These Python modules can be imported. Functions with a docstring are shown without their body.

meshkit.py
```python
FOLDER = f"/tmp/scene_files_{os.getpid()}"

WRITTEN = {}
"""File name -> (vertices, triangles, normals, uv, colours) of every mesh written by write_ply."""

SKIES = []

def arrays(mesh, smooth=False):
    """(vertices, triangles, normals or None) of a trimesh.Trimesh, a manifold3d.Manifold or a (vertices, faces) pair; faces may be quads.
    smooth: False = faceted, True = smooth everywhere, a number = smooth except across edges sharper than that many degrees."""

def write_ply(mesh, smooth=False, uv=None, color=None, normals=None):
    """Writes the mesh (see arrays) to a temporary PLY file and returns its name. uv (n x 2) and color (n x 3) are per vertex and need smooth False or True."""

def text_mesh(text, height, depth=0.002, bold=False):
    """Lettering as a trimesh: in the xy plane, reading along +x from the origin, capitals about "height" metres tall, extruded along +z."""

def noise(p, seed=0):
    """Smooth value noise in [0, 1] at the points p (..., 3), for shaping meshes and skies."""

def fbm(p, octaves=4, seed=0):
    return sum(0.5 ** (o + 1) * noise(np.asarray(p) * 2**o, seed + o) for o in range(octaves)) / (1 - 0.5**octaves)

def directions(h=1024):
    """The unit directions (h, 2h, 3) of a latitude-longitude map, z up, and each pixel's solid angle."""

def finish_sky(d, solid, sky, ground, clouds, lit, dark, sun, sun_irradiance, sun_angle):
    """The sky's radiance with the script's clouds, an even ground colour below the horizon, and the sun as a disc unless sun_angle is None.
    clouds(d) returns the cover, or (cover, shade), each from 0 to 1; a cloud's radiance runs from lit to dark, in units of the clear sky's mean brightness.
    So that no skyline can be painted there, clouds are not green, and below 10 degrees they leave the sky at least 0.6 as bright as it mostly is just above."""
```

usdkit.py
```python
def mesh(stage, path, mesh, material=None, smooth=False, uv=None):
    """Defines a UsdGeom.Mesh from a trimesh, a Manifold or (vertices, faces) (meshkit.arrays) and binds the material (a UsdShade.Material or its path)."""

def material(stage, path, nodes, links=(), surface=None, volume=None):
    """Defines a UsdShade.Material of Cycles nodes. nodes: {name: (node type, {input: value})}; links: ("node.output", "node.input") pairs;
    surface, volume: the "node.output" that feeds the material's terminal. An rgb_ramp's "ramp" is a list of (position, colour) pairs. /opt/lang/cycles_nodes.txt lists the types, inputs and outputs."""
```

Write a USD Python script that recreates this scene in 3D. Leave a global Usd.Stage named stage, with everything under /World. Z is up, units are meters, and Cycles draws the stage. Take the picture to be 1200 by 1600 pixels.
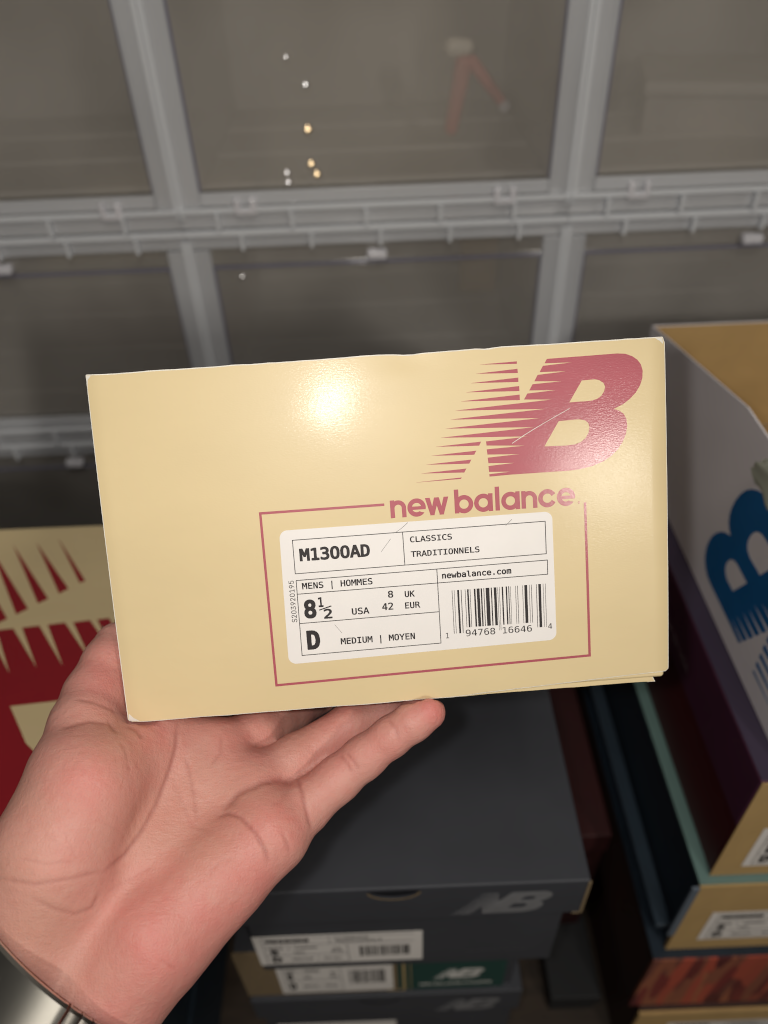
import math, glob, numpy as np, trimesh, manifold3d as mf, usdkit, meshkit
from pxr import Usd, UsdGeom, UsdLux, UsdShade, Gf, Sdf, Vt
from shapely import affinity
from shapely.geometry import Polygon, LineString, Point, box as sbox
from shapely.ops import unary_union

stage = Usd.Stage.CreateInMemory()
UsdGeom.SetStageUpAxis(stage, 'Z'); UsdGeom.SetStageMetersPerUnit(stage, 1.0)
UsdGeom.Xform.Define(stage, '/World')

# ---------------------------------------------------------------- camera
# the phone is held 0.88 m above the floor and looks 42 degrees down; y runs from it to the shelves, x to the right
CAM = np.array([0.0, 0.0, 0.88])
FX = 1200.0
_d = np.array([56, 1350, 1200.0]); _d /= np.linalg.norm(_d)
_zc = -_d; _yc = np.array([0, 0, 1.0]) - _d[2] * _d; _yc /= np.linalg.norm(_yc); _xc = np.cross(_yc, _zc)
M = np.array([_xc, _yc, _zc])            # lens axes (right, down, ahead) -> world
def ray(px, py): return M @ np.array([(px - 600) / FX, (py - 800) / FX, 1.0])
def at(px, py, z): return CAM + ray(px, py) * z
def lens(v): return np.asarray(v) @ M.T + CAM       # lens axes in metres -> world
cam = UsdGeom.Camera.Define(stage, '/World/camera')
cam.CreateFocalLengthAttr(6.86); cam.CreateHorizontalApertureAttr(6.86); cam.CreateVerticalApertureAttr(6.86 * 4 / 3)
cam.CreateFStopAttr(1.6); cam.CreateFocusDistanceAttr(0.284); cam.CreateExposureAttr(-0.2)
cam.CreateClippingRangeAttr(Gf.Vec2f(0.02, 100))
_m = np.eye(4); _m[:3, 0] = M[:, 0]; _m[:3, 1] = -M[:, 1]; _m[:3, 2] = -M[:, 2]; _m[:3, 3] = CAM
cam.AddTransformOp().Set(Gf.Matrix4d(*_m.T.ravel().tolist()))

# ---------------------------------------------------------------- lamps: the phone's flash beside the lens, a ceiling lamp over the photographer, two added fill panels
def sphere_lamp(name, pos, r, power, col):
    l = UsdLux.SphereLight.Define(stage, '/World/' + name); l.CreateRadiusAttr(r); l.CreateIntensityAttr(power); l.CreateColorAttr(Gf.Vec3f(*col))
    l.AddTranslateOp().Set(Gf.Vec3d(*map(float, pos))); return l
def area_lamp(name, pos, target, w, h, power, col):
    l = UsdLux.RectLight.Define(stage, '/World/' + name); l.CreateWidthAttr(w); l.CreateHeightAttr(h); l.CreateIntensityAttr(power); l.CreateColorAttr(Gf.Vec3f(*col))
    pos, target = np.array(pos, float), np.array(target, float)
    z = pos - target; z /= np.linalg.norm(z); x = np.cross([0, 0, 1.0], z); x /= np.linalg.norm(x); y = np.cross(z, x)
    m = np.eye(4); m[:3, 0], m[:3, 1], m[:3, 2], m[:3, 3] = x, y, z, pos
    l.AddTransformOp().Set(Gf.Matrix4d(*m.T.ravel().tolist())); return l
FLASH = lens([-0.020, -0.006, -0.002])
sphere_lamp('phone_flash', FLASH, 0.0058, 1700, (1.0, 0.955, 0.90))

# the held box: its end face in the lens's axes (solved from the photograph's corners)
RB = np.array([[0.9972304, 0.0669502, -0.03239148], [-0.07108533, 0.98607021, -0.15037424], [0.02187269, 0.15226032, 0.98809837]])
TB = np.array([0.00203187, 0.00842342, 0.28697429])
# the ceiling lamp hangs where the face mirrors it at the right-hand sheen
_p = np.array([(950 - 600) / FX, (735 - 800) / FX, 1.0]); _p *= (RB[:, 2] @ TB) / (RB[:, 2] @ _p)
_r = _p / np.linalg.norm(_p); _r = _r - 2 * (_r @ RB[:, 2]) * RB[:, 2]
LAMP = lens(_p + 1.5 * _r)
area_lamp('ceiling_lamp', LAMP, lens(_p), 0.055, 0.15, 260.0, (1.0, 0.93, 0.83))
area_lamp('added_fill_light', (-0.05, -2.0, 1.5), (0, 0.3, 0.6), 0.5, 0.9, 2.2, (1.0, 0.93, 0.82))  # added fill panel, also there to be mirrored in the watch clasp
area_lamp('added_shelf_fill', (0.1, -0.5, 2.2), (0, 0.66, 0.78), 0.4, 0.4, 17.0, (1.0, 0.93, 0.83))  # added fill that brightens the crates, not a known lamp

# ---------------------------------------------------------------- helpers
def numbered(path):
    p, k = path, 0
    while stage.GetPrimAtPath(p): k += 1; p = '%s_%03d' % (path, k)
    return p
def tag(prim, label=None, cat=None, group=None, kind=None):
    for k, v in (('label', label), ('category', cat), ('group', group), ('kind', kind)):
        if v: prim.SetCustomDataByKey(k, v)
    return prim
def thing(name, label, cat, loc=(0, 0, 0), group=None, mat4=None, rz=0):
    x = UsdGeom.Xform.Define(stage, numbered('/World/' + name))
    if mat4 is not None: x.AddTransformOp().Set(Gf.Matrix4d(*np.asarray(mat4, float).T.ravel().tolist()))
    else:
        x.AddTranslateOp().Set(Gf.Vec3d(*map(float, loc)))
        if rz: x.AddRotateZOp().Set(float(rz))
    return tag(x.GetPrim(), label, cat, group)
def obj(name, mesh, material, parent=None, smooth=False, label=None, kind=None):
    base = str(parent.GetPath()) if parent is not None else '/World'
    m = usdkit.mesh(stage, numbered(base + '/' + name), mesh, material, smooth=smooth).GetPrim()
    return tag(m, label, kind=kind)
def cat_(ms): return trimesh.util.concatenate([m for m in ms])
def man(m):
    q = m.to_mesh(); return trimesh.Trimesh(q.vert_properties[:, :3], q.tri_verts, process=False)
def rbox(x0, x1, y0, y1, z0, z1, r=0.001, seg=8):
    s = mf.Manifold.sphere(r, seg)
    pts = [s.translate((x, y, z)) for x in (x0 + r, x1 - r) for y in (y0 + r, y1 - r) for z in (z0 + r, z1 - r)]
    return mf.Manifold.batch_hull(pts)
def bx(x0, x1, y0, y1, z0, z1):
    m = trimesh.creation.box([x1 - x0, y1 - y0, z1 - z0]); m.apply_translation([(x0 + x1) / 2, (y0 + y1) / 2, (z0 + z1) / 2]); return m
def polys(g): return [p for p in getattr(g, 'geoms', [g]) if p.geom_type == 'Polygon' and p.area > 0]
def sheet(geom, t):
    return cat_([trimesh.creation.extrude_polygon(p, t, engine='earcut') for p in polys(geom)])
def frame(o, ux, uy):
    ux, uy = np.array(ux, float), np.array(uy, float); m = np.eye(4)
    m[:3, 0], m[:3, 1], m[:3, 2], m[:3, 3] = ux, uy, np.cross(ux, uy), o; return m
def put(mesh, m): mesh = mesh.copy(); mesh.apply_transform(m); return mesh

N_ = {}
def mat(name, col, rough=0.5, var=0.0, vscale=30, bump=0.0, bscale=300, spec=0.5, coat=0.0, crough=0.1, metal=0.0, col2=None, stretch=None, **kw):
    nodes = {'p': ('principled_bsdf', dict(base_color=col, roughness=rough, specular_ior_level=spec, coat_weight=coat, coat_roughness=crough, metallic=metal, **kw)), 'g': ('texture_coordinate', {})}
    links = []
    src = 'g.object'
    if stretch:
        nodes['mp'] = ('mapping', dict(scale=stretch)); links.append(('g.object', 'mp.vector')); src = 'mp.vector'
    if var or col2:
        c2 = col2 or tuple(c * (1 - var) for c in col); c1 = col if col2 else tuple(min(1, c * (1 + var * .5)) for c in col)
        nodes['n'] = ('noise_texture', dict(scale=vscale, detail=5.0, roughness=0.6))
        nodes['r'] = ('rgb_ramp', dict(ramp=[(0.3, c2), (0.7, c1)]))
        links += [(src, 'n.vector'), ('n.fac', 'r.fac'), ('r.color', 'p.base_color')]
    if bump:
        nodes['bn'] = ('noise_texture', dict(scale=bscale, detail=4.0, roughness=0.6)); nodes['b'] = ('bump', dict(strength=bump, distance=0.00006))
        links += [(src, 'bn.vector'), ('bn.fac', 'b.height'), ('b.normal', 'p.normal')]
        if coat: links.append(('b.normal', 'p.coat_normal'))
    return usdkit.material(stage, '/World/Looks/' + name, nodes, links, surface='p.BSDF')
UsdGeom.Scope.Define(stage, '/World/Looks')
CREAM = (0.73, 0.59, 0.34)
M_cream = mat('cream_card', CREAM, 0.40, 0.05, 14, 0.5, 1500, 0.35, 0.13, 0.12, stretch=(0.6, 1.5, 1))
M_red_ink = mat('rose_ink', (0.44, 0.090, 0.120), 0.40, 0.06, 60, 0.5, 1500, 0.35, 0.42, 0.14, stretch=(0.6, 1.5, 1))
M_label = mat('label_paper', (0.84, 0.81, 0.785), 0.5, 0.03, 40, 0.08, 900, 0.45, 0.1, 0.25)
M_ink = mat('black_ink', (0.018, 0.014, 0.015), 0.6)
M_grey_ink = mat('soft_ink', (0.10, 0.095, 0.10), 0.6)
M_edge = mat('white_board_core', (0.80, 0.77, 0.70), 0.8, 0.15, 200)
M_lid_red = mat('dark_red_card', (0.31, 0.012, 0.022), 0.45, 0.1, 12, 0.1, 900, 0.4)
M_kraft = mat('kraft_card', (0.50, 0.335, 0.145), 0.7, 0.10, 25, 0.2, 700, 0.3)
M_kraft_d = mat('tan_core_and_shaded_card', (0.22, 0.16, 0.09), 0.8, 0.2, 300)
M_grey = mat('charcoal_card', (0.050, 0.054, 0.066), 0.55, 0.12, 18, 0.12, 800, 0.4)
M_grey_logo = mat('grey_foil', (0.20, 0.205, 0.22), 0.45, 0.15, 60)
M_green = mat('bottle_green_card', (0.010, 0.060, 0.050), 0.5, 0.1, 20)
M_white = mat('white_card', (0.88, 0.85, 0.90), 0.55, 0.05, 10, 0.1, 700, 0.4)
M_blue = mat('blue_ink', (0.008, 0.14, 0.40), 0.5, 0.1, 40)
M_purple = mat('purple_card', (0.085, 0.022, 0.055), 0.5, 0.12, 12, 0.1, 800)
M_navyp = mat('navy_purple_card', (0.055, 0.040, 0.075), 0.5, 0.12, 12, 0.1, 800)
M_maroon = mat('maroon_card', (0.085, 0.007, 0.010), 0.55, 0.15, 15)
M_teal = mat('teal_card', (0.15, 0.25, 0.235), 0.5, 0.08, 20)
M_navy = mat('navy_card', (0.020, 0.036, 0.055), 0.5, 0.2, 14)
M_bluec = mat('slate_blue_card', (0.016, 0.030, 0.050), 0.5, 0.3, 14)
M_brown = mat('dark_brown_card', (0.060, 0.026, 0.020), 0.6, 0.3, 12)
M_tissue = mat('tissue_paper', (0.46, 0.49, 0.41), 0.8, 0.1, 30)
M_dark = mat('hollow_shade', (0.006, 0.006, 0.007), 0.9)
M_steel = mat('polished_steel', (0.66, 0.64, 0.59), 0.27, metal=1.0, var=0.06, vscale=90)
M_steel_b = mat('brushed_steel', (0.50, 0.47, 0.43), 0.30, metal=1.0, var=0.15, vscale=120, stretch=(1, 1, 1))
M_floor = mat('dark_floorboards', (0.045, 0.030, 0.020), 0.5, 0.5, 8, stretch=(1, 8, 1))
M_wall = mat('beige_wall', (0.56, 0.50, 0.42), 0.8, 0.06, 5, 0.1, 60)
M_gold = mat('gold_line', (0.45, 0.33, 0.15), 0.5)
M_camo = usdkit.material(stage, '/World/Looks/red_leaf_print', {
    'g': ('texture_coordinate', {}), 'mp': ('mapping', dict(scale=(120, 20, 17), rotation=(0, 0.75, 0))), 'n': ('noise_texture', dict(scale=0.6, detail=1.0)), 'mx': ('vector_math', dict(math_type='add')),
    'v': ('voronoi_texture', dict(scale=0.9, feature='f1', metric='manhattan')), 's': ('separate_color', {}),
    'r': ('rgb_ramp', dict(ramp=[(0.0, (0.10, 0.02, 0.02)), (0.3, (0.22, 0.035, 0.03)), (0.31, (0.36, 0.075, 0.045)), (0.6, (0.46, 0.085, 0.05)), (0.61, (0.17, 0.055, 0.04)), (1.0, (0.45, 0.15, 0.07))])),
    'p': ('principled_bsdf', dict(roughness=0.55))},
    [('g.object', 'mp.vector'), ('mp.vector', 'n.vector'), ('mp.vector', 'mx.vector1'), ('n.color', 'mx.vector2'), ('mx.vector', 'v.vector'), ('v.color', 's.color'), ('s.r', 'r.fac'), ('r.color', 'p.base_color')], surface='p.BSDF')
def plastic(name, col, clear, translucent=0.35, rough=0.25, gloss=0.5):
    return usdkit.material(stage, '/World/Looks/' + name, {
        'g': ('texture_coordinate', {}), 'n': ('noise_texture', dict(scale=1.0, detail=4.0, roughness=0.5)), 'mpp': ('mapping', dict(scale=(5, 5, 4.0), rotation=(0.3, 0.5, 0.2))), 'mr': ('map_range', dict(from_min=0.3, from_max=0.7, to_min=max(0, clear - 0.12), to_max=min(1, clear + 0.10))),
        'd': ('diffuse_bsdf', dict(color=col)), 't': ('translucent_bsdf', dict(color=col)), 'dt': ('mix_closure', dict(fac=translucent)),
        'c': ('transparent_bsdf', dict(color=(0.97, 0.97, 0.98))), 'm': ('mix_closure', {}), 'gl': ('glossy_bsdf', dict(color=(1, 1, 1), roughness=rough)), 'f': ('fresnel', dict(IOR=1.45)),
        'fm': ('math', dict(math_type='multiply', value2=gloss)), 'o': ('mix_closure', {})},
        [('g.object', 'mpp.vector'), ('mpp.vector', 'n.vector'), ('n.fac', 'mr.value'), ('mr.result', 'm.fac'), ('d.BSDF', 'dt.closure1'), ('t.BSDF', 'dt.closure2'), ('dt.closure', 'm.closure1'), ('c.BSDF', 'm.closure2'),
         ('f.fac', 'fm.value1'), ('fm.value', 'o.fac'), ('m.closure', 'o.closure1'), ('gl.BSDF', 'o.closure2')], surface='o.closure')
M_frost = plastic('frosted_plastic', (0.92, 0.95, 1.0), 0.40, 0.3, 0.22, 1.2)
M_frost_l = plastic('frosted_plastic_thick', (0.93, 0.96, 1.0), 0.14, 0.3, 0.25)
M_pane = plastic('painted_haze_door_plastic', (0.80, 0.77, 0.72), 0.76, 0.3, 0.12, 1.0)  # pale haze in the colour stands in for the room mirrored in the doors
M_inner = plastic('clear_side_plastic', (0.92, 0.89, 0.83), 0.46, 0.4, 0.2)
M_edgep = plastic('door_edge_plastic', (0.34, 0.34, 0.46), 0.45, 0.3, 0.1)
M_tab = plastic('latch_plastic', (0.93, 0.93, 0.99), 0.06, 0.2, 0.15, 1.0)

M_glint = mat('clear_glint_dome', (0.75, 0.75, 0.78), 0.26, metal=1.0)  # metal for the added domes that stand in for reflected glints
M_glint_w = mat('warm_glint_dome', (0.95, 0.74, 0.46), 0.26, metal=1.0)
# ---------------------------------------------------------------- printing: lettering and the logo as flat shapes (millimetres)
_fonts = {}
def text_shape(s, font='mono', bold=0):
    from PIL import Image, ImageDraw, ImageFont
    pat = {'mono': 'DejaVuSansMono', 'sans': 'Inter'}[font]
    fs = glob.glob('/opt/blender-*/*/datafiles/fonts/%s.woff2' % pat) or glob.glob('/opt/blender-*/*/datafiles/fonts/Inter.woff2')
    f = _fonts.setdefault(font, ImageFont.truetype(fs[0], 100))
    x0, y0, x1, y1 = f.getbbox(s, anchor='ls', stroke_width=bold)
    im = Image.new('L', (x1 - x0 + 8, y1 - y0 + 8)); ImageDraw.Draw(im).text((4 - x0, 4 - y0), s, 255, f, anchor='ls', stroke_width=bold)
    on = np.pad(np.asarray(im) > 127, ((0, 0), (1, 1))).astype(np.int8)
    rows, st = np.nonzero(np.diff(on, axis=1) == 1); en = np.nonzero(np.diff(on, axis=1) == -1)[1]
    g = unary_union([sbox(a, -r - 1, b, -r) for r, a, b in zip(rows, st, en)]).buffer(0.7).buffer(-0.7).simplify(0.6)
    g = affinity.translate(g, 0, 4 - y0)
    return affinity.translate(g, -g.bounds[0], 0)
def text_fit(s, x, y, w, cap, font='mono', bold=0):
    g = text_shape(s, font, bold); return affinity.translate(affinity.scale(g, w / (g.bounds[2] - g.bounds[0]), cap / 73.0, origin=(0, 0)), x, y)
LOGO = [[[61.4,60.53],[87.24,60.79],[90.17,60.46],[92.61,59.48],[94.54,58.02],[95.74,56.26],[96.35,54.06],[96.16,51.42],[95.28,48.83],[93.6,46.28],[91.34,44.1],[88.83,42.37],[85.33,40.9],[87.3,40.14],[89.01,38.8],[89.96,36.78],[90.16,34.31],[89.61,31.4],[88.31,28.53],[86.51,25.93],[83.96,23.63],[80.92,21.85],[76.88,20.4],[71.86,19.5],[67.85,19.28],[61.86,19.31],[46.9,19.36],[38.45,19.17],[38.37,20.02],[46.55,20.43],[48.27,23.59],[50.44,26.71],[52.54,29.67],[53.9,32.97],[56.25,36.24],[58.59,39.4],[60.43,42.59],[63.01,45.81],[64.59,49.14],[66.9,52.17],[68.73,55.65],[71.02,58.7],[60.52,59.06]],[[59.85,58.15],[71.02,58.7],[68.73,55.65],[58.6,56.03]],[[57.78,55.03],[68.73,55.65],[66.9,52.17],[56.53,52.86]],[[55.8,51.8],[66.9,52.17],[64.59,49.14],[54.5,49.67]],[[53.72,48.56],[64.59,49.14],[63.01,45.81],[52.46,46.52]],[[27.25,44.2],[63.01,45.81],[60.43,42.59]],[[25.28,41.07],[60.43,42.59],[58.59,39.4]],[[23.26,37.89],[58.59,39.4],[56.25,36.24]],[[21.36,34.7],[56.25,36.24],[53.9,32.97]],[[37.75,32.2],[53.9,32.97],[52.54,29.67],[37.88,30.7]],[[37.89,29.28],[52.54,29.67],[50.44,26.71],[38.04,27.37]],[[38.1,26.18],[50.44,26.71],[48.27,23.59],[38.25,24.19]],[[38.24,23.08],[48.27,23.59],[46.55,20.43],[38.34,20.93]],[[36.92,60.12],[50.41,60.37],[50.3,59.54]],[[35.41,56.93],[50.46,57.7],[50.56,56.24]],[[33.49,53.69],[50.64,54.54],[50.58,53.01]],[[31.38,50.52],[50.79,51.46],[50.84,49.72]],[[29.38,47.38],[50.86,48.37],[50.86,46.44]],[[19.36,31.51],[35.9,32.25],[35.12,30.85]],[[17.41,28.34],[33.92,29.04],[33.14,27.64]],[[15.37,25.2],[31.95,25.9],[31.12,24.49]],[[13.36,22.09],[29.96,22.71],[29.1,21.34]],[[11.31,18.9],[28.09,19.55],[27.71,19.06]]]
HOLES = [[[73.87,51.94],[78.69,52.1],[80.4,51.61],[81.85,50.54],[82.41,49.2],[82.02,47.54],[80.9,45.92],[79.25,44.91],[77.01,44.38],[69.02,44.34]],[[64.86,37.8],[72.39,37.98],[74.6,37.43],[75.81,36.37],[76.17,35.02],[75.82,32.84],[74.67,30.95],[72.89,29.59],[70.63,28.86],[67.15,28.66],[59.21,28.91]]]
BARS = [[22.09,0.19],[22.91,0.15],[24.13,0.68],[25.5,0.24],[27.06,0.19],[27.89,0.58],[28.91,0.2],[30.47,0.59],[31.55,1.07],[33.06,0.49],[34.13,0.25],[34.96,1.37],[36.92,0.39],[38.04,0.98],[39.46,0.14],[40.09,0.15],[41.07,0.49],[42.59,0.48],[43.56,0.3],[44.3,0.14],[46.25,0.15],[46.99,0.19],[48.94,0.15],[49.68,1.07],[51.49,0.15],[52.27,0.2],[54.18,0.2],[55.01,0.98],[56.78,0.14],[57.61,0.15]]
LOGO_G = unary_union([Polygon(p).buffer(0.02, join_style=2) for p in LOGO]).difference(unary_union([Polygon(p).buffer(0.25).buffer(-0.25) for p in HOLES]))
def logo_at(x, y, w, slim=0.0):
    b = LOGO_G.bounds; s = w / (b[2] - b[0]); g = affinity.translate(LOGO_G, -b[0], -b[1])
    return affinity.translate(affinity.scale(g, s, s, origin=(0, 0)), x, y)

def wordmark():
    """Round geometric lower-case lettering, x-height 6.6, as on the box end."""
    o, s = 3.42, 1.68; xh = 6.7
    def ring(cx): return Point(cx, 3.3).buffer(o, 24).difference(Point(cx, 3.3).buffer(o - s, 24))
    def stem(x, h, y0=0.0): return sbox(x, y0, x + 1.62, h)
    def n(x):
        arch = Point(x + 2.95, 3.55).buffer(2.95, 24).difference(Point(x + 2.95, 3.55).buffer(1.33, 24)).intersection(sbox(x, 3.55, x + 6, 8))
        return unary_union([stem(x, xh - .1), arch, sbox(x + 4.28, 0, x + 5.9, 3.6)])
    def e(x):
        cx = x + o; r = ring(cx).difference(Polygon([(cx, 2.55), (cx + 5, 2.55), (cx + 5, .9), (cx + 1.6, 1.55)]))
        return unary_union([r, sbox(cx - o + .5, 2.5, cx + o - .08, 3.75)])
    def c(x):
        cx = x + o; return ring(cx).difference(Polygon([(cx + .6, 3.3), (cx + 5, 6.3), (cx + 5, .3)]))
    def a(x): return unary_union([ring(x + o), stem(x + 2 * o - 1.5, xh)])
    def b(x): return unary_union([ring(x + o), stem(x - .12, 8.95)])
    def w(x):
        k = 1.75; P = lambda x0, x1: Polygon([(x0, xh - .1), (x0 + k, xh - .1), (x1 + k * .9, 0), (x1, 0)])
        return unary_union([P(x, x + 1.75), P(x + 3.4, x + 1.6), P(x + 3.4, x + 5.25), P(x + 6.95, x + 5.1)])
    xs = [(n, .92), (e, 7.3), (w, 14.0), (b, 25.0), (a, 32.2), (lambda x: stem(x, 8.95), 40.1), (a, 42.35), (n, 49.9), (c, 56.2), (e, 63.2)]
    g = unary_union([f(x) for f, x in xs] + [Point(71.4, .85).buffer(.42).difference(Point(71.4, .85).buffer(.2))])
    return affinity.translate(g, 0, 6.25)

# ---------------------------------------------------------------- the held box (box axes: x right, y up, z out of the end face)
HW, HH, HD = 0.105, 0.0659, 0.33
_b = np.eye(4); _b[:3, 0] = M @ RB[:, 0]; _b[:3, 1] = -(M @ RB[:, 1]); _b[:3, 2] = -(M @ RB[:, 2]); _b[:3, 3] = lens(TB)
held = thing('shoe_box', 'cream shoe box with red logo and white size label, held up in the hand', 'shoe box', mat4=_b)
def warp(v):
    """The end panel's board is not quite flat: a soft swell and a turned-back right edge."""
    v = np.array(v, float); x, y = v[:, 0] * 1e3, v[:, 1] * 1e3
    q = meshkit.fbm(np.stack([x / 55 + 9, y / 45 + 4, 0 * x], -1), 2, 5) - 0.5
    e = np.clip(np.minimum.reduce([105 - np.abs(x), 66 - np.abs(y)]) / 14, 0, 1)
    dz = 0.42 * q * e - 0.9 * np.clip((x - 99.0) / 6, 0, 1) ** 2 - 0.5 * np.clip((-100.5 - x) / 4.5, 0, 1) ** 2
    d2 = np.hypot((x - 12) / 9, (y - 64) / 5); dz -= 0.5 * np.exp(-d2 ** 2)
    dz += 0.62 - 0.8 * ((y - 5) / 61) ** 2
    near = np.clip((np.maximum(np.abs(x) / 105, np.abs(y) / 66) - .93) / .07, 0, 1)
    v[:, 1] += near * (meshkit.fbm(np.stack([x / 13 + 3, y / 13, 0 * x], -1), 3, 11) - .5) * .0007 - .0006 * np.exp(-((x - 11) / 5) ** 2) * np.clip((y - 60) / 5, 0, 1) - .0004 * np.exp(-((x - 40) / 2.5) ** 2) * np.clip((y - 62) / 3, 0, 1)
    v[:, 2] += dz * 1e-3; return v
def fine(mesh, edge):
    v, f = trimesh.remesh.subdivide_to_size(mesh.vertices, mesh.faces, edge, max_iter=12); return trimesh.Trimesh(v, f, process=False)
def face_sheet(geom_mm, z_mm, t_mm, edge=0.004):
    m = sheet(affinity.scale(geom_mm, 1e-3, 1e-3, origin=(0, 0)), t_mm * 1e-3); m.apply_translation([0, 0, z_mm * 1e-3])
    m = fine(m, edge); m.vertices = warp(m.vertices); return m
body = rbox(-HW + .0006, HW - .0012, -HH + .0012, HH - .0016, -HD, -.0016, .0012)
obj('carton_body', body, M_cream, held, smooth=30)
lidm = rbox(-HW, HW, HH - .0405, HH - .0003, -HD - .0008, -.0030, .0012) - rbox(-HW + .0007, HW - .0007, HH - .05, HH - .0003, -HD, .01, .0004)
obj('lid', lidm, M_lid_red, held, smooth=30)
pan = Polygon([(-104.6, 65.5), (104.2, 65.5), (104.9, 63.5), (105, -60.9), (104, -61.6), (84, -62.4), (20, -65.6), (-103.5, -65.9), (-104.9, -65.2)])
obj('board_core', face_sheet(pan.buffer(0.42), -1.15, 0.75, .006), M_edge, held, label='white raw board edge round the end panel')
panel = obj('end_panel', face_sheet(pan, -0.38, 0.38, .003), M_cream, held, smooth=True)
fl = Polygon([(18, -64), (99.4, -61), (100.0, -62.5), (99.2, -64.8), (100.1, -66.2), (18, -66.6)])
obj('tuck_flap', face_sheet(fl, -2.3, 0.5), M_cream, held)
obj('flap_edge', face_sheet(Polygon([(97.5, -61), (100.35, -61), (100.55, -62.3), (99.6, -64.6), (100.6, -66.6), (97.5, -66.6)]), -2.75, 0.4), M_edge, held)
Z1, T1 = 0.06, 0.05
obj('logo', face_sheet(LOGO_G, Z1, T1), M_red_ink, held)
obj('wordmark', face_sheet(wordmark(), Z1, T1), M_red_ink, held)
ln = LineString([(-1.2, 11.5), (-47.1, 11.5), (-47.1, -55.5), (74.1, -53.0), (73.7, 7.0)])
obj('printed_border', face_sheet(ln.buffer(0.47, cap_style=2, join_style=2), Z1, T1), M_red_ink, held)
lab = obj('label', face_sheet(affinity.scale(Polygon([(-37.8, 1.5), (58.2, 1.5), (58.4, -42.6), (-38.6, -44.4)]).buffer(3.0, 16), 1, 1), Z1, T1 + .03), M_label, held, smooth=True)
rules = [[(-36.13, .6), (58.46, .95), (58.46, -11.5), (-36.16, -12.2), (-36.13, .6)], [(4.9, .7), (5.0, -11.9)], [(-36.06, -14.8), (58.8, -13.95), (58.76, -19.45), (-36.05, -20.1)],
         [(-36.06, -14.8), (-36.3, -44.26), (16.91, -43.46), (16.9, -14.4)], [(-36.3, -31.6), (16.87, -31.0)]]
ZL, TL = 0.20, 0.04
obj('ruled_lines', face_sheet(unary_union([LineString(r).buffer(0.13, cap_style=2, join_style=2) for r in rules]), ZL, TL), M_ink, lab)
TXT = [('M13OOAD', -34.01, -7.36, 26.3, 4.35, 4), ('CLASSICS', 7.49, -3.35, 15.76, 2.08, 2), ('TRADITIONNELS', 7.49, -8.95, 25.87, 2.1, 2), ('MENS | HOMMES', -34.05, -18.3, 26.5, 2.3, 2), ('8', -34.1, -29.4, 4.65, 6.3, 5),
       ('1', -28.5, -25.6, 1.9, 3.55, 3), ('2', -26.77, -30.3, 3.17, 3.45, 3), ('USA', -16.14, -29.6, 6.56, 2.4, 2), ('8', -2.11, -24.02, 2.0, 2.49, 2), ('UK', 4.25, -24.28, 3.78, 2.28, 2), ('42', -4.62, -28.75, 4.2, 2.6, 2),
       ('EUR', 4.11, -28.75, 5.7, 2.3, 2), ('D', -34.0, -41.76, 5.0, 6.7, 5), ('MEDIUM | MOYEN', -21.21, -41.0, 28.32, 2.34, 2), ('newbalance.com', 18.71, -18.1, 26.24, 2.15, 3),
       ('1', 19.0, -41.73, 1.1, 2.13, 0), ('94768', 26.59, -41.5, 11.27, 2.5, 0), ('16646', 40.8, -41.5, 11.21, 2.45, 0), ('4', 58.3, -41.0, 1.5, 2.13, 0)]
for s, x, y, w, cap, bd in TXT:
    obj('printed_text', face_sheet(text_fit(s, x, y, w, cap, 'mono', bd), ZL, TL, .006), M_ink, lab)
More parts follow.
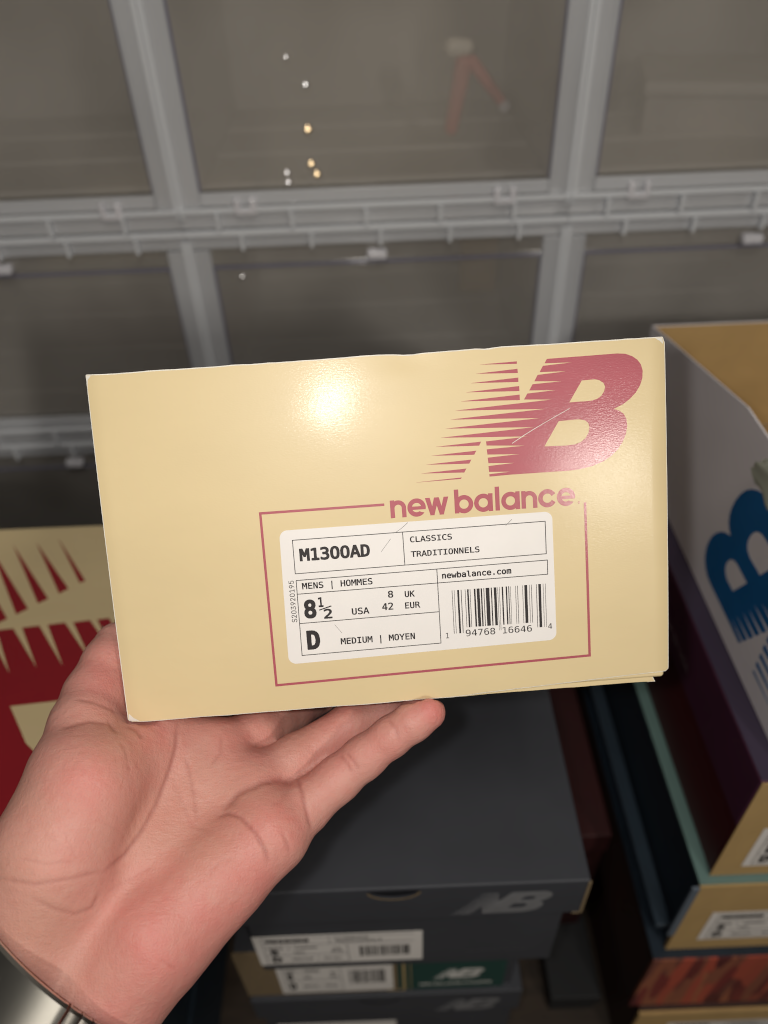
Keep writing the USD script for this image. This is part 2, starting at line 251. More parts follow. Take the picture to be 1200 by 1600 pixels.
obj('fraction_bar', face_sheet(LineString([(-28.4, -26.9), (-23.7, -25.6)]).buffer(.2, cap_style=2), ZL, TL), M_ink, lab)
ser = text_fit('S203920195', 0, 0, 16.2, 1.95, 'sans'); ser = affinity.translate(affinity.rotate(ser, 90, origin=(0, 0)), -37.0, -30.95)
obj('serial_number', face_sheet(ser, ZL, TL, .006), M_ink, lab)
bars = []
for i, (x, w) in enumerate(BARS):
    y0 = -40.1 if i < 4 or i in (14, 15) or i > 25 else -38.0
    bars.append(sbox(x, y0, x + w, -23.05))
obj('barcode', face_sheet(unary_union(bars), ZL, TL, .006), M_ink, lab)
scr = unary_union([LineString([(47.4, 30.9), (52, 33.6), (57.1, 36.3)]).buffer(.12), LineString([(57.1, 36.3), (63.5, 39.5), (69, 42.1)]).buffer(.1)])
obj('scratch', face_sheet(scr, Z1 + .09, .02), M_edge, held, label='pale scratch across the printed logo')
obj('label_crease', face_sheet(unary_union([LineString([(2.5, .9), (4.6, 2.2), (7.1, 4.2)]).buffer(.06), LineString([(-3.5, -6.1), (.3, -1.5)]).buffer(.05), LineString([(43.6, .4), (46, 2.6)]).buffer(.06), LineString([(-23, -33), (-20.5, -36.5)]).buffer(.05)]), ZL + .06, .02), M_grey_ink, lab)
for c in ([(-104.8, -65.7), (-100.6, -65.75), (-102.8, -64.4), (-104.5, -62.6)], [(-104.6, 65.4), (-102.9, 65.4), (-104.2, 64), (-104.7, 60.5)], [(104.1, 65.4), (101.2, 65.4), (102.9, 64.5), (104.4, 63.2)]):
    obj('worn_corner', face_sheet(Polygon(c), Z1, .03), M_edge, held, label='worn white corner of the end panel')

# ---------------------------------------------------------------- the hand: one continuous skin over a skeleton (lens axes, millimetres)
def J(px, py, z): return np.array([(px - 600) / FX * z, (py - 800) / FX * z, z])
HB = 1.15                                      # sampling step
lo = np.array([-245.0, 20.0, 195.0]); hi = np.array([45.0, 345.0, 378.0])
nx, ny, nz = [int(k) for k in np.ceil((hi - lo) / HB)]
ax = [lo[k] + HB * np.arange(n) for k, n in enumerate((nx, ny, nz))]
SD = np.full((nx, ny, nz), 20.0, np.float32)
def smin(a, b, k):
    h = np.clip(0.5 + 0.5 * (b - a) / k, 0, 1); return b * (1 - h) + a * h - k * h * (1 - h)
def bone(a, b, ra, rb, k=6.0, field=None):
    F = SD if field is None else field
    m = max(ra, rb) + k + 4
    i0 = [max(0, int((min(a[q], b[q]) - m - lo[q]) / HB)) for q in range(3)]; i1 = [min(n, int((max(a[q], b[q]) + m - lo[q]) / HB) + 2) for q, n in enumerate((nx, ny, nz))]
    if any(i1[q] <= i0[q] for q in range(3)): return
    sl = tuple(slice(i0[q], i1[q]) for q in range(3))
    X, Y, Z = np.meshgrid(*[ax[q][sl[q]].astype(np.float32) for q in range(3)], indexing='ij', sparse=True)
    ab = b - a; L = float(ab @ ab) + 1e-6
    t = np.clip(((X - a[0]) * ab[0] + (Y - a[1]) * ab[1] + (Z - a[2]) * ab[2]) / L, 0, 1)
    d = np.sqrt((X - a[0] - t * ab[0]) ** 2 + (Y - a[1] - t * ab[1]) ** 2 + (Z - a[2] - t * ab[2]) ** 2) - (ra + (rb - ra) * t)
    F[sl] = smin(F[sl], d.astype(np.float32), k)
def chain(pts, k, field=None):
    for (a, ra), (b, rb) in zip(pts, pts[1:]): bone(a, b, ra, rb, k, field)
# forearm and wrist: two strands side by side make the flat oval section
for s, (dx, dy) in enumerate(((-50, -43), (50, 43))):
    chain([(J(-330 + dx, 2190 + dy, 250), 27), (J(-60 + dx, 1745 + dy, 258), 23), (J(62 + dx, 1560 + dy, 266), 21), (J(112 + dx, 1475 + dy, 272), 19)], 9)
MC = [(J(428, 1306, 288), 10.8), (J(392, 1232, 303), 11.5), (J(335, 1176, 312), 11.5), (J(255, 1142, 316), 12.0)]
MB = [(J(200, 1550, 273), 15), (J(160, 1500, 276), 15), (J(118, 1468, 277), 15), (J(75, 1420, 278), 15)]
for (a, ra), (b, rb) in zip(MB, MC): bone(a, b, ra, rb, 10)
bone(MC[0][0], MC[1][0], 10, 10, 8); bone(MC[1][0], MC[2][0], 10, 10, 8); bone(MC[2][0], MC[3][0], 10, 10, 8)
chain([(J(175, 1540, 267), 15), (J(240, 1462, 270), 15), (J(335, 1367, 281), 12.5), (J(415, 1297, 287), 10.5)], 12)      # heel and little-finger edge of the palm
chain([(J(45, 1460, 266), 17), (J(86, 1335, 268), 18.5), (J(134, 1230, 274), 16)], 13)
chain([(J(150, 1440, 281), 15), (J(235, 1330, 291), 15), (J(310, 1235, 303), 12.5)], 12)                                  # ball of the thumb
bone(J(135, 1235, 274), J(235, 1165, 302), 15, 12, 12)                                                                # web between thumb and first finger
fields = []
def finger(pts, k=3.0):
    F = np.full_like(SD, 20.0); chain(pts, k, F); fields.append(F)
thumb = [(J(85, 1310, 270), 17), (J(114, 1202, 280), 14.6), (J(130, 1135, 294), 12.6), (J(150, 1085, 306), 12.2), (J(172, 1035, 315), 10.8), (J(182, 1006, 321), 9.0)]
little = [MC[0], (J(475, 1262, 296), 9.6), (J(528, 1217, 299), 8.6), (J(568, 1184, 300), 8.1), (J(612, 1150, 299), 7.5), (J(645, 1128, 298), 7.2), (J(669, 1113, 297.5), 6.7)]
ring = [MC[1], (J(462, 1187, 312), 9.8), (J(548, 1133, 320), 8.8), (J(600, 1108, 327), 8.4), (J(640, 1090, 340), 7.8), (J(655, 1080, 350), 7.2)]
mid = [MC[2], (J(400, 1147, 324), 10), (J(455, 1110, 346), 9.2), (J(500, 1085, 366), 8.6)]
index = [MC[3], (J(280, 1120, 336), 10), (J(300, 1090, 360), 9)]
for fg in (thumb, little, ring, mid, index): finger(fg)
for F, k in zip(fields, (7, 3.5, 3.5, 3.5, 4)): SD = smin(SD, F, k)
# where the skin meets the box it flattens against it
Xg, Yg, Zg = np.meshgrid(*[a.astype(np.float32) for a in ax], indexing='ij', sparse=True)
rel = [Xg - TB[0] * 1e3, Yg - TB[1] * 1e3, Zg - TB[2] * 1e3]
loc = [sum(rel[q] * np.float32(RB[q, k]) for q in range(3)) for k in range(3)]
boxd = np.maximum(np.maximum(np.abs(loc[0]) - 105.5, np.abs(loc[1]) - 67.2), np.maximum(-loc[2] - 0.9, loc[2] - 331))
SD = np.maximum(SD, 0.15 - boxd)
del loc, rel, boxd, fields

def surface_nets(F, lo, h):
    S = F < 0
    C = S[:-1, :-1, :-1].astype(np.int8)
    cs = [(i, j, k) for i in (0, 1) for j in (0, 1) for k in (0, 1)]
    n = [q - 1 for q in F.shape]
    tot = np.zeros(n, np.int8)
    for i, j, k in cs: tot += S[i:n[0] + i, j:n[1] + j, k:n[2] + k]
    act = np.argwhere((tot > 0) & (tot < 8))
    val = np.stack([F[act[:, 0] + i, act[:, 1] + j, act[:, 2] + k] for i, j, k in cs], 1)
    acc = np.zeros((len(act), 3)); cnt = np.zeros(len(act))
    for a in range(8):
        for b in range(a + 1, 8):
            ca, cb = np.array(cs[a]), np.array(cs[b])
            if np.abs(ca - cb).sum() != 1: continue
            va, vb = val[:, a], val[:, b]; hit = (va < 0) != (vb < 0)
            t = np.where(hit, va / np.where(hit, va - vb, 1), 0)
            acc += np.where(hit[:, None], ca + t[:, None] * (cb - ca), 0); cnt += hit
    V = lo + h * (act + acc / cnt[:, None])
    idx = np.full(n, -1, np.int64); idx[act[:, 0], act[:, 1], act[:, 2]] = np.arange(len(act))
    quads = []
    for a in range(3):
        u, w = (a + 1) % 3, (a + 2) % 3
        sl0 = [slice(None)] * 3; sl1 = [slice(None)] * 3; sl0[a] = slice(0, -1); sl1[a] = slice(1, None)
        A, B = S[tuple(sl0)], S[tuple(sl1)]
        for inv in (False, True):
            e = np.argwhere((A & ~B) if not inv else (~A & B))
            e = e[(e[:, u] > 0) & (e[:, w] > 0) & (e[:, u] < F.shape[u] - 1) & (e[:, w] < F.shape[w] - 1)]
            def ci(du, dw):
                q = e.copy(); q[:, u] -= du; q[:, w] -= dw; return idx[q[:, 0], q[:, 1], q[:, 2]]
            q = np.stack([ci(1, 1), ci(0, 1), ci(0, 0), ci(1, 0)], 1)
            quads.append(q if not inv else q[:, ::-1])
    q = np.concatenate(quads); q = q[(q >= 0).all(1)]
    return V, np.vstack([q[:, [0, 1, 2]], q[:, [0, 2, 3]]])
hv, hf = surface_nets(SD, lo, HB)
from scipy import sparse
def smoothed(v, f, steps):
    """Averages each vertex with its neighbours, once per step by the given weight (a negative one swells back)."""
    e = np.unique(np.sort(f[:, [0, 1, 1, 2, 2, 0]].reshape(-1, 2), axis=1), axis=0); e = np.vstack([e, e[:, ::-1]])
    A = sparse.csr_matrix((np.ones(len(e)), (e[:, 0], e[:, 1])), shape=(len(v), len(v))); A = sparse.diags(1 / np.maximum(np.asarray(A.sum(1)).ravel(), 1)) @ A
    for w in steps: v = v + w * (A @ v - v)
    return v
hv = smoothed(hv, hf, [.5, -.51] * 8)
hv, hf = trimesh.remesh.subdivide(hv, hf)
hv = smoothed(hv, hf, [.5, -.51] * 4)
hn = meshkit.arrays((hv, hf), True)[2]
P2 = hv[:, :2] / hv[:, 2:] * FX + [600, 800]; front = np.clip(-(hn * (hv / np.linalg.norm(hv, axis=1, keepdims=True))).sum(1) * 2.5, 0, 1)
CREASES = [  # polyline on the palm, depth mm, half width px
    ([(278, 1132), (275, 1166), (266, 1202), (245, 1256), (222, 1298), (196, 1334), (162, 1364)], .75, 4.5), ([(290, 1180), (297, 1214), (304, 1245), (307, 1282)], .35, 4),
    ([(340, 1276), (356, 1271), (375, 1277), (398, 1301), (414, 1328), (419, 1348)], .7, 4), ([(345, 1270), (372, 1240), (410, 1222), (440, 1218), (458, 1224)], .9, 7), ([(464, 1216), (472, 1240), (478, 1264), (487, 1294)], .8, 4),
    ([(440, 1300), (449, 1318), (452, 1332)], .4, 3.5), ([(532, 1180), (540, 1190), (551, 1207)], .45, 3.5), ([(541, 1176), (550, 1186), (562, 1203)], .5, 3.5), ([(606, 1122), (618, 1140), (624, 1156)], .45, 3.5),
    ([(118, 1092), (147, 1097), (170, 1106), (182, 1114)], .5, 4), ([(95, 1138), (120, 1131), (140, 1127), (172, 1131)], .6, 4), ([(168, 1125), (174, 1136), (184, 1146)], .6, 3), ([(198, 1134), (214, 1142), (223, 1154)], .6, 4),
    ([(190, 1160), (199, 1180), (202, 1210)], .3, 4), ([(0, 1372), (54, 1382), (115, 1372), (160, 1360)], .45, 4), ([(50, 1404), (85, 1420), (118, 1428), (144, 1418), (157, 1392)], .45, 4), ([(30, 1340), (70, 1350), (118, 1345)], .25, 3),
    ([(265, 1205), (300, 1290), (330, 1300)], .15, 5), ([(252, 1500), (275, 1515)], .3, 3), ([(330, 1195), (345, 1175), (346, 1150)], .3, 4), ([(150, 1280), (190, 1300), (205, 1330)], .12, 3),
    ([(100, 1300), (112, 1325), (120, 1345)], .15, 2.5), ([(72, 1305), (95, 1320), (120, 1330)], .12, 2.5), ([(170, 1392), (200, 1375), (240, 1352)], .2, 3), ([(455, 1225), (440, 1250), (420, 1262)], .15, 4), ([(320, 1370), (345, 1345), (365, 1340)], .12, 4)]
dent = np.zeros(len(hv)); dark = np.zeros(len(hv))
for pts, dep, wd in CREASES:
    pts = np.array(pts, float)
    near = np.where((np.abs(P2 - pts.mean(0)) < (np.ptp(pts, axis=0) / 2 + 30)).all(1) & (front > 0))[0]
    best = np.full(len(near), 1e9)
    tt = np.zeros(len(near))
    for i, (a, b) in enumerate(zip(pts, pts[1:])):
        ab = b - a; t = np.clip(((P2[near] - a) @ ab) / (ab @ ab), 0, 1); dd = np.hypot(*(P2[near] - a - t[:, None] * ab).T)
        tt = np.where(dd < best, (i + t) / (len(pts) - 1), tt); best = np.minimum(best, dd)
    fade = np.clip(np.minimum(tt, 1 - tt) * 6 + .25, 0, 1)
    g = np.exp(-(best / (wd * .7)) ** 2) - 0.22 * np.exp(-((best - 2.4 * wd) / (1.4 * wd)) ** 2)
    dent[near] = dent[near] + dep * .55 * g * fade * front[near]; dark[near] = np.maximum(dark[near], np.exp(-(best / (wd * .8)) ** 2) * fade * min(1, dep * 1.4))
relief = (meshkit.fbm(hv / 9.0, 3, 3) - .5) * .4 + (meshkit.fbm(hv / 2.6, 2, 8) - .5) * .16
hv = hv + hn * (relief - dent)[:, None]
red = np.zeros(len(hv)); pale = np.zeros(len(hv))
for x, y, r, k in [(260, 1470, 140, .65), (370, 1380, 90, .65), (190, 1560, 80, .55), (672, 1110, 32, .9), (160, 1050, 50, .55), (430, 1290, 60, .55), (600, 1150, 60, .35), (140, 1230, 80, .45), (370, 1180, 60, .35), (510, 1160, 60, .45), (240, 1150, 45, .5), (310, 1430, 60, .7)]:
    red = np.maximum(red, k * np.exp(-((P2[:, 0] - x) ** 2 + (P2[:, 1] - y) ** 2) / r ** 2))
for x, y, r, k in [(60, 1450, 90, .8), (240, 1300, 70, .55), (320, 1330, 55, .5), (10, 1360, 70, .7), (330, 1220, 60, .5), (30, 1250, 60, .5), (470, 1140, 40, .5), (110, 1530, 60, .6)]:
    pale = np.maximum(pale, k * np.exp(-((P2[:, 0] - x) ** 2 + (P2[:, 1] - y) ** 2) / r ** 2))
mott = meshkit.fbm(hv / 7.0, 4, 21) - .5; mott2 = meshkit.fbm(hv / 2.2, 3, 33) - .5
red = np.clip(red + mott * .7 + mott2 * .6, 0, 1)[:, None]; pale = np.clip(pale + mott2 * .3, 0, 1)[:, None]
col = np.array([0.61, 0.295, 0.245]) * (1 - red) + np.array([0.615, 0.205, 0.18]) * red
col = col * (1 - .55 * pale) + np.array([0.52, 0.29, 0.21]) * .55 * pale
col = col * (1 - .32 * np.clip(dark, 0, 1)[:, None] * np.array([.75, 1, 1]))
hv = smoothed(hv, hf, [.4, .3])
person = thing('person', 'left hand, palm up, propping the cream box on spread fingers, steel watch on its wrist', 'hand')
SKIN = usdkit.material(stage, '/World/Looks/skin', {
    'a': ('attribute', dict(attribute='skin_tone')), 'g': ('texture_coordinate', {}),
    'v': ('voronoi_texture', dict(scale=900.0, feature='distance_to_edge')), 'n': ('noise_texture', dict(scale=420.0, detail=4.0)), 'ad': ('math', dict(math_type='add')),
    'mp1': ('mapping', dict(rotation=(0.4, 0.9, 0.3), scale=(900, 180, 900))), 'l1': ('noise_texture', dict(scale=1.0, detail=3.0, roughness=0.7)), 'mp2': ('mapping', dict(rotation=(-0.5, 0.2, -0.8), scale=(180, 900, 700))), 'l2': ('noise_texture', dict(scale=1.0, detail=3.0, roughness=0.7)), 'a2': ('math', dict(math_type='add')), 'a3': ('math', dict(math_type='multiply_add', value2=1.6)),
    'b': ('bump', dict(strength=0.30, distance=0.0005)), 'rn': ('noise_texture', dict(scale=60.0, detail=3.0)), 'rr': ('map_range', dict(from_min=.3, from_max=.7, to_min=.44, to_max=.62)),
    'p': ('principled_bsdf', dict(subsurface_weight=0.15, subsurface_scale=0.0016, subsurface_radius=(1.0, 0.35, 0.2), specular_ior_level=0.42))},
    [('a.color', 'p.base_color'), ('g.object', 'v.vector'), ('g.object', 'n.vector'), ('v.distance', 'ad.value1'), ('n.fac', 'ad.value2'), ('g.object', 'mp1.vector'), ('mp1.vector', 'l1.vector'), ('g.object', 'mp2.vector'), ('mp2.vector', 'l2.vector'), ('l1.fac', 'a2.value1'), ('l2.fac', 'a2.value2'), ('a2.value', 'a3.value1'), ('ad.value', 'a3.value3'), ('a3.value', 'b.height'), ('b.normal', 'p.normal'), ('g.object', 'rn.vector'), ('rn.fac', 'rr.value'), ('rr.result', 'p.roughness')], surface='p.BSDF')
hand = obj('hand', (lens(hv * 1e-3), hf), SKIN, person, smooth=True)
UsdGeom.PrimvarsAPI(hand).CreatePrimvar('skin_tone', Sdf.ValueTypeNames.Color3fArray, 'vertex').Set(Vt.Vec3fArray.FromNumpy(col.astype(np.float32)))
# thumb nail on the far side of the thumb
def nail(c, along, out, w, l):
    along = along / np.linalg.norm(along); out = out - along * (out @ along); out /= np.linalg.norm(out); side = np.cross(along, out)
    g = np.linspace(-1, 1, 9); v = [c + side * a * w + along * b * l + out * (-.35 * w * a * a - .4 * max(0, b - .6)) for a in g for b in g]
    f = [(i * 9 + j, i * 9 + j + 1, i * 9 + j + 10, i * 9 + j + 9) for i in range(8) for j in range(8)]
    return np.array(v), np.array(f)
a, b = thumb[-2][0], thumb[-1][0]
obj('thumb_nail', (lambda q: (lens(q[0] * 1e-3), q[1]))(nail(a * .4 + b * .6 + np.array([-6.6, -1.5, 4.9]), b - a, np.array([-1., -.2, .75]), 5.6, 6.5)), mat('finger_nail', (0.60, 0.36, 0.30), 0.3), person, smooth=True)
# dark cuff where the arm leaves the picture
def tube_between(a, b, ra, rb, n=28):
    t = (b - a) / np.linalg.norm(b - a); u = np.cross(t, [0, 0, 1.0]); u /= np.linalg.norm(u); w = np.cross(t, u); th = np.arange(n) * 2 * np.pi / n
    rings = [(0, ra * .93), (0, ra), (.5, (ra + rb) / 2 + 1.2), (1, rb), (1, .001)]
    v = np.concatenate([a + (b - a) * s + r * (np.cos(th)[:, None] * u + np.sin(th)[:, None] * w) for s, r in rings])
    f = [(i * n + j, i * n + (j + 1) % n, (i + 1) * n + (j + 1) % n, (i + 1) * n + j) for i in range(len(rings) - 1) for j in range(n)]
    return lens(v * 1e-3), np.array(f)
obj('sleeve', tube_between(J(-215, 2000, 252), J(-560, 2560, 246), 44, 52), mat('dark_sleeve', (0.03, 0.03, 0.035), 0.9, 0.2, 60), person, smooth=True)

# ---------------------------------------------------------------- steel watch bracelet round the wrist
axd = J(62, 1560, 266) - J(-60, 1745, 258); axd /= np.linalg.norm(axd)
wc = J(97, 1489, 261.5) - axd * 8.5                                  # middle of the bracelet, inside the wrist
vz = np.array([0, 0, -1.0]); vz = vz - axd * (vz @ axd); vz /= np.linalg.norm(vz); vs = np.cross(vz, axd); vs = vs if vs[0] > 0 else -vs
WA, WB = 40.0, 23.2
def wpt(th, rad, w): return wc + vs * (WA + rad) * math.sin(th) + vz * (WB + rad) * math.cos(th) + axd * (w - 5.0 * math.sin(th))
def wseg(t0, t1, w0, w1, r0, r1, n=6, bev=.5):
    """A curved plate: between two angles, two positions along the arm and two heights, its outer edges bevelled."""
    prof = [(w0, r0), (w1, r0), (w1, r1 - bev), (w1 - bev, r1), (w0 + bev, r1), (w0, r1 - bev)]
    v, f = [], []
    for i in range(n + 1):
        th = t0 + (t1 - t0) * i / n
        v += [wpt(th, r - (.25 if i in (0, n) else 0), w) for w, r in prof]
    k = len(prof)
    for i in range(n):
        for j in range(k): f += [(i * k + j, i * k + (j + 1) % k, (i + 1) * k + (j + 1) % k), (i * k + j, (i + 1) * k + (j + 1) % k, (i + 1) * k + j)]
    for j in range(1, k - 1): f += [(0, j + 1, j), (n * k, n * k + j, n * k + j + 1)]
    t = trimesh.Trimesh(lens(np.array(v) * 1e-3), f, process=False); t.fix_normals(); return t
watch = thing('wrist_watch', 'polished steel bracelet watch on the wrist, its smooth clasp towards the camera', 'watch')
BWD = 9.5
obj('clasp', wseg(-.62, .28, -BWD, BWD, .6, 2.5, 26, .9), M_steel, watch, smooth=35)
obj('clasp_pin', trimesh.creation.icosphere(2, .0011), M_steel, watch, smooth=True)
UsdGeom.Xformable(stage.GetPrimAtPath('/World/wrist_watch/clasp_pin')).AddTranslateOp().Set(Gf.Vec3d(*map(float, lens(wpt(-.30, 3.5, 1) * 1e-3))))
th = .295
while th < 2 * math.pi - .66:
    st = .115 if abs(th - math.pi) > .45 else .2
    if abs(th + st / 2 - math.pi) > .42:
        for w0, w1, mm_ in ((-BWD, -3.4, M_steel_b), (-3.2, 3.2, M_steel), (3.4, BWD, M_steel_b)):
            obj('link', wseg(th + .006, th + st - .006, w0, w1, .5, 2.6, 4, .8), mm_, watch, smooth=35)
    th += st
# the case sits on the back of the wrist
dial = trimesh.creation.cylinder(.0195, .009, sections=48); zc = -vz
T_ = np.eye(4); T_[:3, 2] = M @ zc; T_[:3, 0] = M @ vs; T_[:3, 1] = np.cross(T_[:3, 2], T_[:3, 0]); T_[:3, 3] = lens((wc - vz * (WB + 4.5)) * 1e-3)
obj('watch_case', put(dial, T_), M_steel, watch, smooth=30)
T2 = T_.copy(); T2[:3, 3] = T_[:3, 3] + T_[:3, 2] * .0047; obj('dial', put(trimesh.creation.cylinder(.0168, .0008, sections=48), T2), mat('dial_black', (.02, .02, .025), .25), watch, smooth=30)

# ---------------------------------------------------------------- floor, wall
def W(z): return CAM[2] + z
obj('floor', bx(-1.6, 1.6, -1.4, 1.3, -0.03, 0.0), M_floor, kind='structure')
obj('wall', bx(-1.6, 1.6, 1.12, 1.17, 0.0, 2.4), M_wall, kind='structure')

# ---------------------------------------------------------------- clear plastic drop-front crates
CW, CH, CD, YS = 0.3315, 0.2155, 0.36, 0.66
def crate_parts(t):
    P = 0.0190; g = .0001
    bars_ = [rbox(g, P, 0, .012, .018, CH - .0185, .0012), rbox(CW - P, CW - g, 0, .012, .018, CH - .0185, .0012)]
    for b in bars_: obj('post', man(b), M_frost, t, smooth=30)
    for x in (.0003, CW - .0042): obj('post_ridge', bx(x, x + .0039, -.0022, .0001, .010, CH - .010), M_frost_l, t)
    obj('top_rail', man(rbox(g, CW - g, 0.0005, .016, CH - .0175, CH - .0005, .0012)), M_frost, t, smooth=30)
    obj('top_lip', man(rbox(g, CW - g, -.004, -.0003, CH - .005, CH - .0005, .0008)), M_frost_l, t, smooth=30)
    obj('bottom_rail', man(rbox(g, CW - g, -.0005, .016, .0005, .0175, .0012)), M_frost, t, smooth=30)
    obj('bottom_lip', man(rbox(g, CW - g, -.005, -.0008, .0145, .0185, .0008)), M_frost_l, t, smooth=30)
    for i in range(5):
        x = .030 + i * .063; obj('rib', bx(x, x + .0030, -.0070, -.0008, .001, .0143), M_frost_l, t)
        x = .048 + i * .060; obj('rib', bx(x, x + .0030, -.0060, .0003, CH - .0172, CH - .0052), M_frost_l, t)
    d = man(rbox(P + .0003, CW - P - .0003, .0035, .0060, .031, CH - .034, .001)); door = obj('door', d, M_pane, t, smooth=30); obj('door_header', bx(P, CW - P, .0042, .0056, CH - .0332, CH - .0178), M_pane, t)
    x0, x1, z0, z1 = P + .0003, CW - P - .0003, .031, CH - .034
    for q in ((x0, x1, z1 - .0022, z1), (x0, x0 + .0016, z0, z1 - .0024), (x1 - .0010, x1, z0, z1 - .0024)): obj('door_rim', bx(q[0], q[1], .0015, .0034, q[2], q[3]), M_edgep, door)
    obj('door_sill', man(rbox(x0, x1, -.001, .0034, z0 - .0115, z0 - .001, .0008)), M_frost, door, smooth=30)
    lx = CW / 2
    obj('latch_tab', man(rbox(lx - .009, lx + .009, -.006, .004, CH - .031, CH - .023, .002)), M_tab, t, smooth=30)
    for hx in (.047, CW - .066):
        obj('hinge_lug', man(rbox(hx, hx + .019, -.006, .002, .012, .026, .002) - rbox(hx + .005, hx + .014, -.01, .01, .017, .03, .001)), M_tab, t, smooth=30)
    obj('side_panel', bx(.0025, .0045, .0165, CD, .002, CH - .002), M_inner, t); obj('side_panel', bx(CW - .0045, CW - .0025, .0165, CD, .002, CH - .002), M_inner, t)
    obj('bottom_panel', bx(.005, CW - .005, .0165, CD, .002, .0045), M_inner, t); obj('top_panel', bx(.005, CW - .005, .0165, CD, CH - .0045, CH - .002), M_inner, t)
    obj('back_panel', bx(.005, CW - .005, CD - .003, CD - .0005, .0055, CH - .0055), M_inner, t)
    for fy in (.09, .18, .27): obj('floor_rib', bx(.006, CW - .006, fy, fy + .003, .0046, .0085), M_inner, t)
XS = [-.1625 - CW + 0.0, -.1625, .1690]; ZS = [-.2526, -.2526 - .2160, -.2526 - .4320]
LBL = [['clear plastic crate at the upper left edge of the picture', 'clear plastic crate top centre, with added glint domes and a pink fork standing in for reflections', 'clear plastic crate in the upper right corner, added pale box behind its door for streak reflections'],
       ['clear plastic crate in the middle row, above the red logo box on the left', 'clear plastic crate directly behind the held box, tan strip behind its door', 'clear plastic crate in the middle row, behind the open white box'],
       ['lowest plastic crate on the left, dark, behind the red logo box', None, None]]
first = None
for r in range(3):
    for c in range(3):
        if not LBL[r][c]: continue
        loc_ = (XS[c], YS, W(ZS[r]))
        if first is None:
            first = thing('plastic_crate', LBL[r][c], 'storage crate', loc_, 'clear stacked storage crates'); crate_parts(first)
        else:
            x = UsdGeom.Xform.Define(stage, numbered('/World/plastic_crate')); x.GetPrim().GetReferences().AddInternalReference(first.GetPath())
            x.GetPrim().GetAttribute('xformOp:translate').Set(Gf.Vec3d(*map(float, loc_))); x.GetPrim().SetInstanceable(True)
            tag(x.GetPrim(), LBL[r][c], 'storage crate', 'clear stacked storage crates')
# the row under them that carries the stack on the floor is out of sight: a plain plinth
obj('shelf_plinth', man(rbox(-.66, .5005, .665, 1.02, 0.0, W(ZS[2]) - .0008, .002) if False else rbox(-.66, .5005, .70, 1.02, 0.0, W(ZS[2]) - .0008, .002)), M_grey)
tag(stage.GetPrimAtPath('/World/shelf_plinth'), 'low dark plinth under the stacked plastic crates', 'plinth')
# things inside the crates
def rod(a, b, r0, r1):
    s = mf.Manifold.sphere(1.0, 16); return mf.Manifold.batch_hull([s.scale((r0,) * 3).translate(tuple(a)), s.scale((r1,) * 3).translate(tuple(b))])
def yp(px, py, y): r_ = ray(px, py); return CAM + r_ * (y / r_[1])
k_ = yp(718, 74, .80); tri = thing('fork_reflection', 'added pink forked thing with a white knob, standing in for a reflection in the top centre crate door', 'reflection stand-in', k_)  # made-up fork in place of a reflection on the door
pk = mat('dull_pink', (0.62, 0.20, 0.16), .5); wk = mat('knob_white', (0.80, 0.74, 0.62), .4)
obj('knob', man(rod((-.006, 0, 0), (.006, 0, 0), .0085, .007)), wk, tri, smooth=True)
obj('arm', man(rod((.004, 0, -.014), yp(705, 200, .80) - k_, .0085, .0065)), pk, tri, smooth=True); obj('arm', man(rod((.012, 0, -.012), yp(788, 165, .80) - k_, .006, .0045)), pk, tri, smooth=True)
obj('arm_tip', man(rod(yp(788, 165, .80) - k_, yp(788, 168, .795) - k_, .006, .005)), M_tab, tri, smooth=True)
a_ = yp(740, 520, .98); tn = rbox(a_[0] - .025, a_[0] + .022, .955, .965, W(-.4625), W(-.275), .001)
tag(obj('tan_card', man(tn), M_kraft), 'upright tan card strip standing inside the crate behind the held box', 'card')
ub = thing('streak_reflection_box', 'added pale box inside the upper right plastic crate, standing in for streak reflections', 'box', yp(1010, 150, .86) + np.array([0, 0, 0.0]), rz=-12)  # added box whose pale edges stand in for streak reflections
obj('box_body', man(rbox(0, .20, 0, .12, -.060, 0, .003)), mat('pale_card', (.50, .46, .41), .6, .1, 20), ub, smooth=30); obj('lid', man(rbox(-.004, .204, -.004, .124, .0005, .014, .003)), mat('pale_lid', (.58, .54, .48), .5, .1, 20), ub, smooth=30)
_dome = mf.Manifold.sphere(.016, 96).translate((0, 0, -.0152)) ^ mf.Manifold.cube((.02, .02, .0008), True).translate((0, 0, .0004))
for px, py, sc, lb, pos_ in [(482, 202, 1.1, 'warm', 'uppermost of the three, mid-height'), (487, 256, .95, 'warm', 'left one of the low pair'), (496, 272, 1.0, 'warm', 'right one of the low pair'), (449, 270, .8, '', 'upper of the left pair'), (451, 285, .8, '', 'lower of the left pair'), (478, 132, .8, '', 'just above the warm domes'), (447, 89, .6, '', 'highest of all'), (458, 313, .8, '', ''), (379, 432, .55, '', '')]:
    p_ = yp(px, py, .6600)                                   # an added shallow dome, tilted to the lamp to stand in for a mirrored glint
    n_ = (CAM - p_) / np.linalg.norm(CAM - p_) + (LAMP - p_) / np.linalg.norm(LAMP - p_); n_ /= np.linalg.norm(n_)
    x_ = np.cross([0, 0, 1.0], n_); x_ /= np.linalg.norm(x_); f_ = frame(p_, x_, np.cross(n_, x_)); f_[:3, :3] *= sc * .5
    where = 'on the top centre door' if py < 300 else 'on the rail under the top centre crate' if py < 400 else 'at the top left of the door behind the held box'
    tag(obj('glint_dome', put(man(_dome), f_), M_glint_w if lb else M_glint, smooth=40), 'tiny %s added dome standing in for a reflected glint %s%s' % (lb or 'clear', where, ', ' + pos_ if pos_ else ''), 'glint_dome', ('%s added glint domes %s' % (lb or 'clear', where)))

